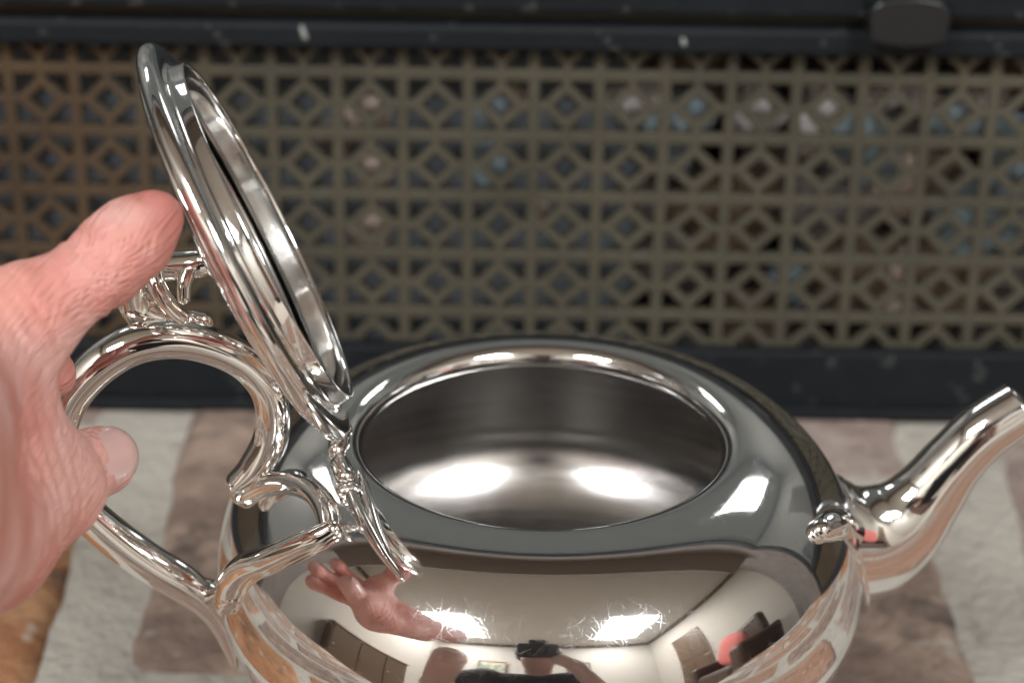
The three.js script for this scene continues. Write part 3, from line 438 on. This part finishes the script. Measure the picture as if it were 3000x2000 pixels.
function handD(x, y, z) {
  const pm = smin(capsD(palm, x, y, z, 0.012), capsD(arm, x, y, z, 0.01), 0.015);
  const pw = smin(pm, capsD(web, x, y, z, 0.008), 0.012);
  const i = smin(capsD(index, x, y, z, 0.004), pw, 0.006), t = smin(smin(capsD(thumb, x, y, z, 0.006), pw, 0.007), capsD(thumbTip, x, y, z, 0.003), 0.0012);
  let d = Math.min(i, t, smin(capsD(middle, x, y, z, 0.004), pm, 0.006), smin(capsD(ring, x, y, z, 0.004), pm, 0.006), smin(capsD(pinky, x, y, z, 0.004), pm, 0.006));
  if (d < 0.004 && d > -0.006) {
    d += groove(x, y, z, IDX.dip[0], dMid, [[-0.0012, 0.0006, 0.0009], [0.0018, 0.0005, 0.0005], [-0.0046, 0.0006, 0.0005], [0.005, 0.0006, 0.0004], [0.008, 0.0005, 0.0003]], 0.014);
    d += groove(x, y, z, IDX.pip[0], dMid, [[-0.003, 0.0006, 0.0006], [0.0, 0.0005, 0.0004], [0.003, 0.0006, 0.0005], [-0.007, 0.0006, 0.0005], [-0.011, 0.0006, 0.0004]], 0.021);
    d += groove(x, y, z, THB.ip[0].clone().lerp(THB.mcp[0], 0.4), thAxis, [[-0.016, 0.001, 0.0006], [-0.012, 0.001, 0.0007], [-0.008, 0.0009, 0.0008], [-0.004, 0.0009, 0.0008], [0.0, 0.0008, 0.0006], [0.004, 0.0009, 0.0005]], 0.03);
    d += 0.00055 * (noise3(x * 130, y * 130, z * 130) - 0.5) + 0.0004 * (noise3(x * 420, y * 420, z * 420) - 0.5);
  }
  return d;
}
{
  const lo = V(IDX.mcp[0].x - 0.055, 0.055, 0.225), size = 0.175;
  const hand = meshField(handD, lo, size, 160);
  // skin tone: blotches, redder at the fingertip and knuckles
  const p = hand.attributes.position, col = new Float32Array(p.count * 3), uv = new Float32Array(p.count * 2);
  const tipP = IDX.tip[0].clone().addScaledVector(dDist, 0.001);
  for (let i = 0; i < p.count; i++) {
    const x = p.getX(i), y = p.getY(i), z = p.getZ(i); const a = fbm(x * 70, y * 70, z * 70, 4), b = noise3(x * 330, y * 330, z * 330), f = fbm(x * 28 + 9, y * 28, z * 28, 3);
    let c = mix3([0.68, 0.29, 0.245], [0.84, 0.49, 0.44], sstep(0.32, 0.66, a)); c = mix3(c, [0.7, 0.27, 0.19], 0.65 * sstep(0.5, 0.72, f)); c = mix3(c, [0.5, 0.25, 0.16], 0.22 * sstep(0.68, 0.82, b));
    const q = Math.hypot(x - tipP.x, y - tipP.y, z - tipP.z); c = mix3(c, [0.5, 0.15, 0.12], 0.75 * (1 - sstep(0.004, 0.0125, q)));
    col.set(c, i * 3); uv[i * 2] = x + 0.4 * z; uv[i * 2 + 1] = y + 0.3 * z;
  }
  hand.setAttribute('color', new THREE.BufferAttribute(col, 3)); hand.setAttribute('uv', new THREE.BufferAttribute(uv, 2));
  // rest of the arm, torso and head, coarser, joined into the same body
  
  const armC = fastCaps([[wrist[0].clone().lerp(elbow, 0.25), 0.031], [elbow, 0.042], [shoulder, 0.055]]);
  const rArm = fastCaps([[V(0.16, 0.22, 0.96), 0.055], [V(0.26, 0.06, 0.86), 0.045], [V(0.12, 0.3, 0.78), 0.03], [V(0.07, 0.34, 0.77), 0.035]]);
  const torso = fastCaps([[V(-0.12, 0.22, 1.0), 0.08], [V(0.12, 0.22, 1.0), 0.08], [V(0, 0.0, 1.08), 0.13], [V(0, -0.2, 1.12), 0.15]]);
  const headC = fastCaps([[V(0, 0.3, 1.0), 0.055], [V(0, 0.42, 0.95), 0.068], [V(0, 0.5, 0.98), 0.085]]);
  const legs = [-1, 1].map((s) => fastCaps([[V(s * 0.1, -0.22, 1.1), 0.1], [V(s * 0.32, -0.2, 0.78), 0.075], [V(s * 0.12, -0.28, 1.05), 0.055]]));
  const bodyD = (x, y, z) => { let d = smin(capsD(torso, x, y, z, 0.05), capsD(headC, x, y, z, 0.03), 0.04); d = smin(d, capsD(armC, x, y, z, 0.02), 0.04); d = smin(d, capsD(rArm, x, y, z, 0.02), 0.04); for (const l of legs) d = smin(d, capsD(l, x, y, z, 0.02), 0.04); return d; };
  const rest = meshField(bodyD, V(-0.5, -0.37, 0.34), 1.0, 90);
  const rp = rest.attributes.position, rc = new Float32Array(rp.count * 3), ruv = new Float32Array(rp.count * 2);
  for (let i = 0; i < rp.count; i++) { rc.set([0.72, 0.48, 0.42], i * 3); ruv[i * 2] = rp.getX(i); ruv[i * 2 + 1] = rp.getY(i); }
  rest.setAttribute('color', new THREE.BufferAttribute(rc, 3)); rest.setAttribute('uv', new THREE.BufferAttribute(ruv, 2));
  const skinB = tex(512, (u, v) => { const a = tfbm(u, v, 48, 3, 201), b = 1 - Math.abs(2 * tnoise(u * 34, v * 34, 34, 205) - 1); return 0.5 * a + 0.5 * b; }, false, 1 / 0.03);
  const skin = new THREE.MeshPhysicalMaterial({ vertexColors: true, roughness: 0.56, bumpMap: skinB, bumpScale: 0.0005, sheen: 0.12, sheenRoughness: 0.5, sheenColor: C(0.9, 0.5, 0.4), specularIntensity: 0.7 });
  part('body', mergeGeometries([hand.toNonIndexed(), rest.toNonIndexed()]), skin, person);
  // clothes and hair
  const clothD = (x, y, z) => { let d = smin(capsD(torso, x, y, z, 0.05), Math.min(capsD(fastCaps([[elbow.clone().lerp(shoulder, 0.3), 0.05], [shoulder, 0.055]]), x, y, z, 0.01), capsD([rArm[0]], x, y, z, 0.01)), 0.04) - 0.008; return Math.max(d, -(y + 0.2)); };
  part('shirt', boxUV(meshField(clothD, V(-0.5, -0.37, 0.5), 1.0, 64)), new THREE.MeshStandardMaterial({ color: C(0.06, 0.06, 0.08), roughness: 0.9 }), person);
  part('trousers', boxUV(meshField((x, y, z) => Math.min(...legs.map((l) => capsD(l, x, y, z, 0.02))) - 0.008, V(-0.5, -0.45, 0.5), 1.0, 64)), new THREE.MeshStandardMaterial({ color: C(0.04, 0.05, 0.09), roughness: 0.9 }), person);
  part('hair', boxUV(meshField((x, y, z) => Math.max(Math.hypot(x, (y - 0.51) * 0.95, (z - 0.995)) - 0.105 - 0.008 * noise3(x * 60, y * 20, z * 60), 0.9 - z - (y - 0.47) * 0.3), V(-0.18, 0.33, 0.82), 0.36, 60)), new THREE.MeshStandardMaterial({ color: C(0.03, 0.018, 0.012), roughness: 0.6 }), person);
  // thumb nail on the back of the last joint
  const ax = dirOf(pr(150, 1410, 0.281, 110), THB.tip), toCam = CAM.clone().sub(THB.tip[0]).normalize(); const up = toCam.clone().add(V(0.15, 0.1, 0)).addScaledVector(ax, -toCam.dot(ax)).normalize(), sd = ax.clone().cross(up).normalize();
  const N = 26, pos = [], ix = [], rN = THB.tip[1];
  for (let i = 0; i <= N; i++) for (let j = 0; j <= N; j++) {
    const v = i / N, u = j / N * 2 - 1, wd = 54 * (v > 0.75 ? 1 - 0.16 * ((v - 0.75) / 0.25) ** 2 : 1) * Math.PI / 180, a = u * wd, s = -0.0145 + 0.02 * v + 0.0012 * (1 - u * u) * (v - 0.2), e = Math.max(0, s) / rN; const rad = (rN + Math.max(0, -s) * 0.05) * (1.0 + 0.05 * (1 - u * u)) * Math.sqrt(Math.max(0.05, 1 - 0.8 * e * e));
    const q = THB.tip[0].clone().addScaledVector(ax, s).addScaledVector(up, Math.cos(a) * rad).addScaledVector(sd, Math.sin(a) * rad); pos.push(q.x, q.y, q.z);
  }
  for (let i = 0; i < N; i++) for (let j = 0; j < N; j++) { const a = i * (N + 1) + j, b = a + 1, c = a + N + 1, d = c + 1; ix.push(a, b, c, b, d, c); }
  const ng = new THREE.BufferGeometry(); ng.setAttribute('position', new THREE.Float32BufferAttribute(pos, 3)); ng.setIndex(ix); ng.computeVertexNormals();
  part('thumb_nail', ng, new THREE.MeshPhysicalMaterial({ color: C(0.76, 0.5, 0.46), roughness: 0.3, side: THREE.DoubleSide, clearcoat: 0.7, clearcoatRoughness: 0.3 }), person, 'short bare thumb nail, pale pink');
}
renderer.render(scene, camera);
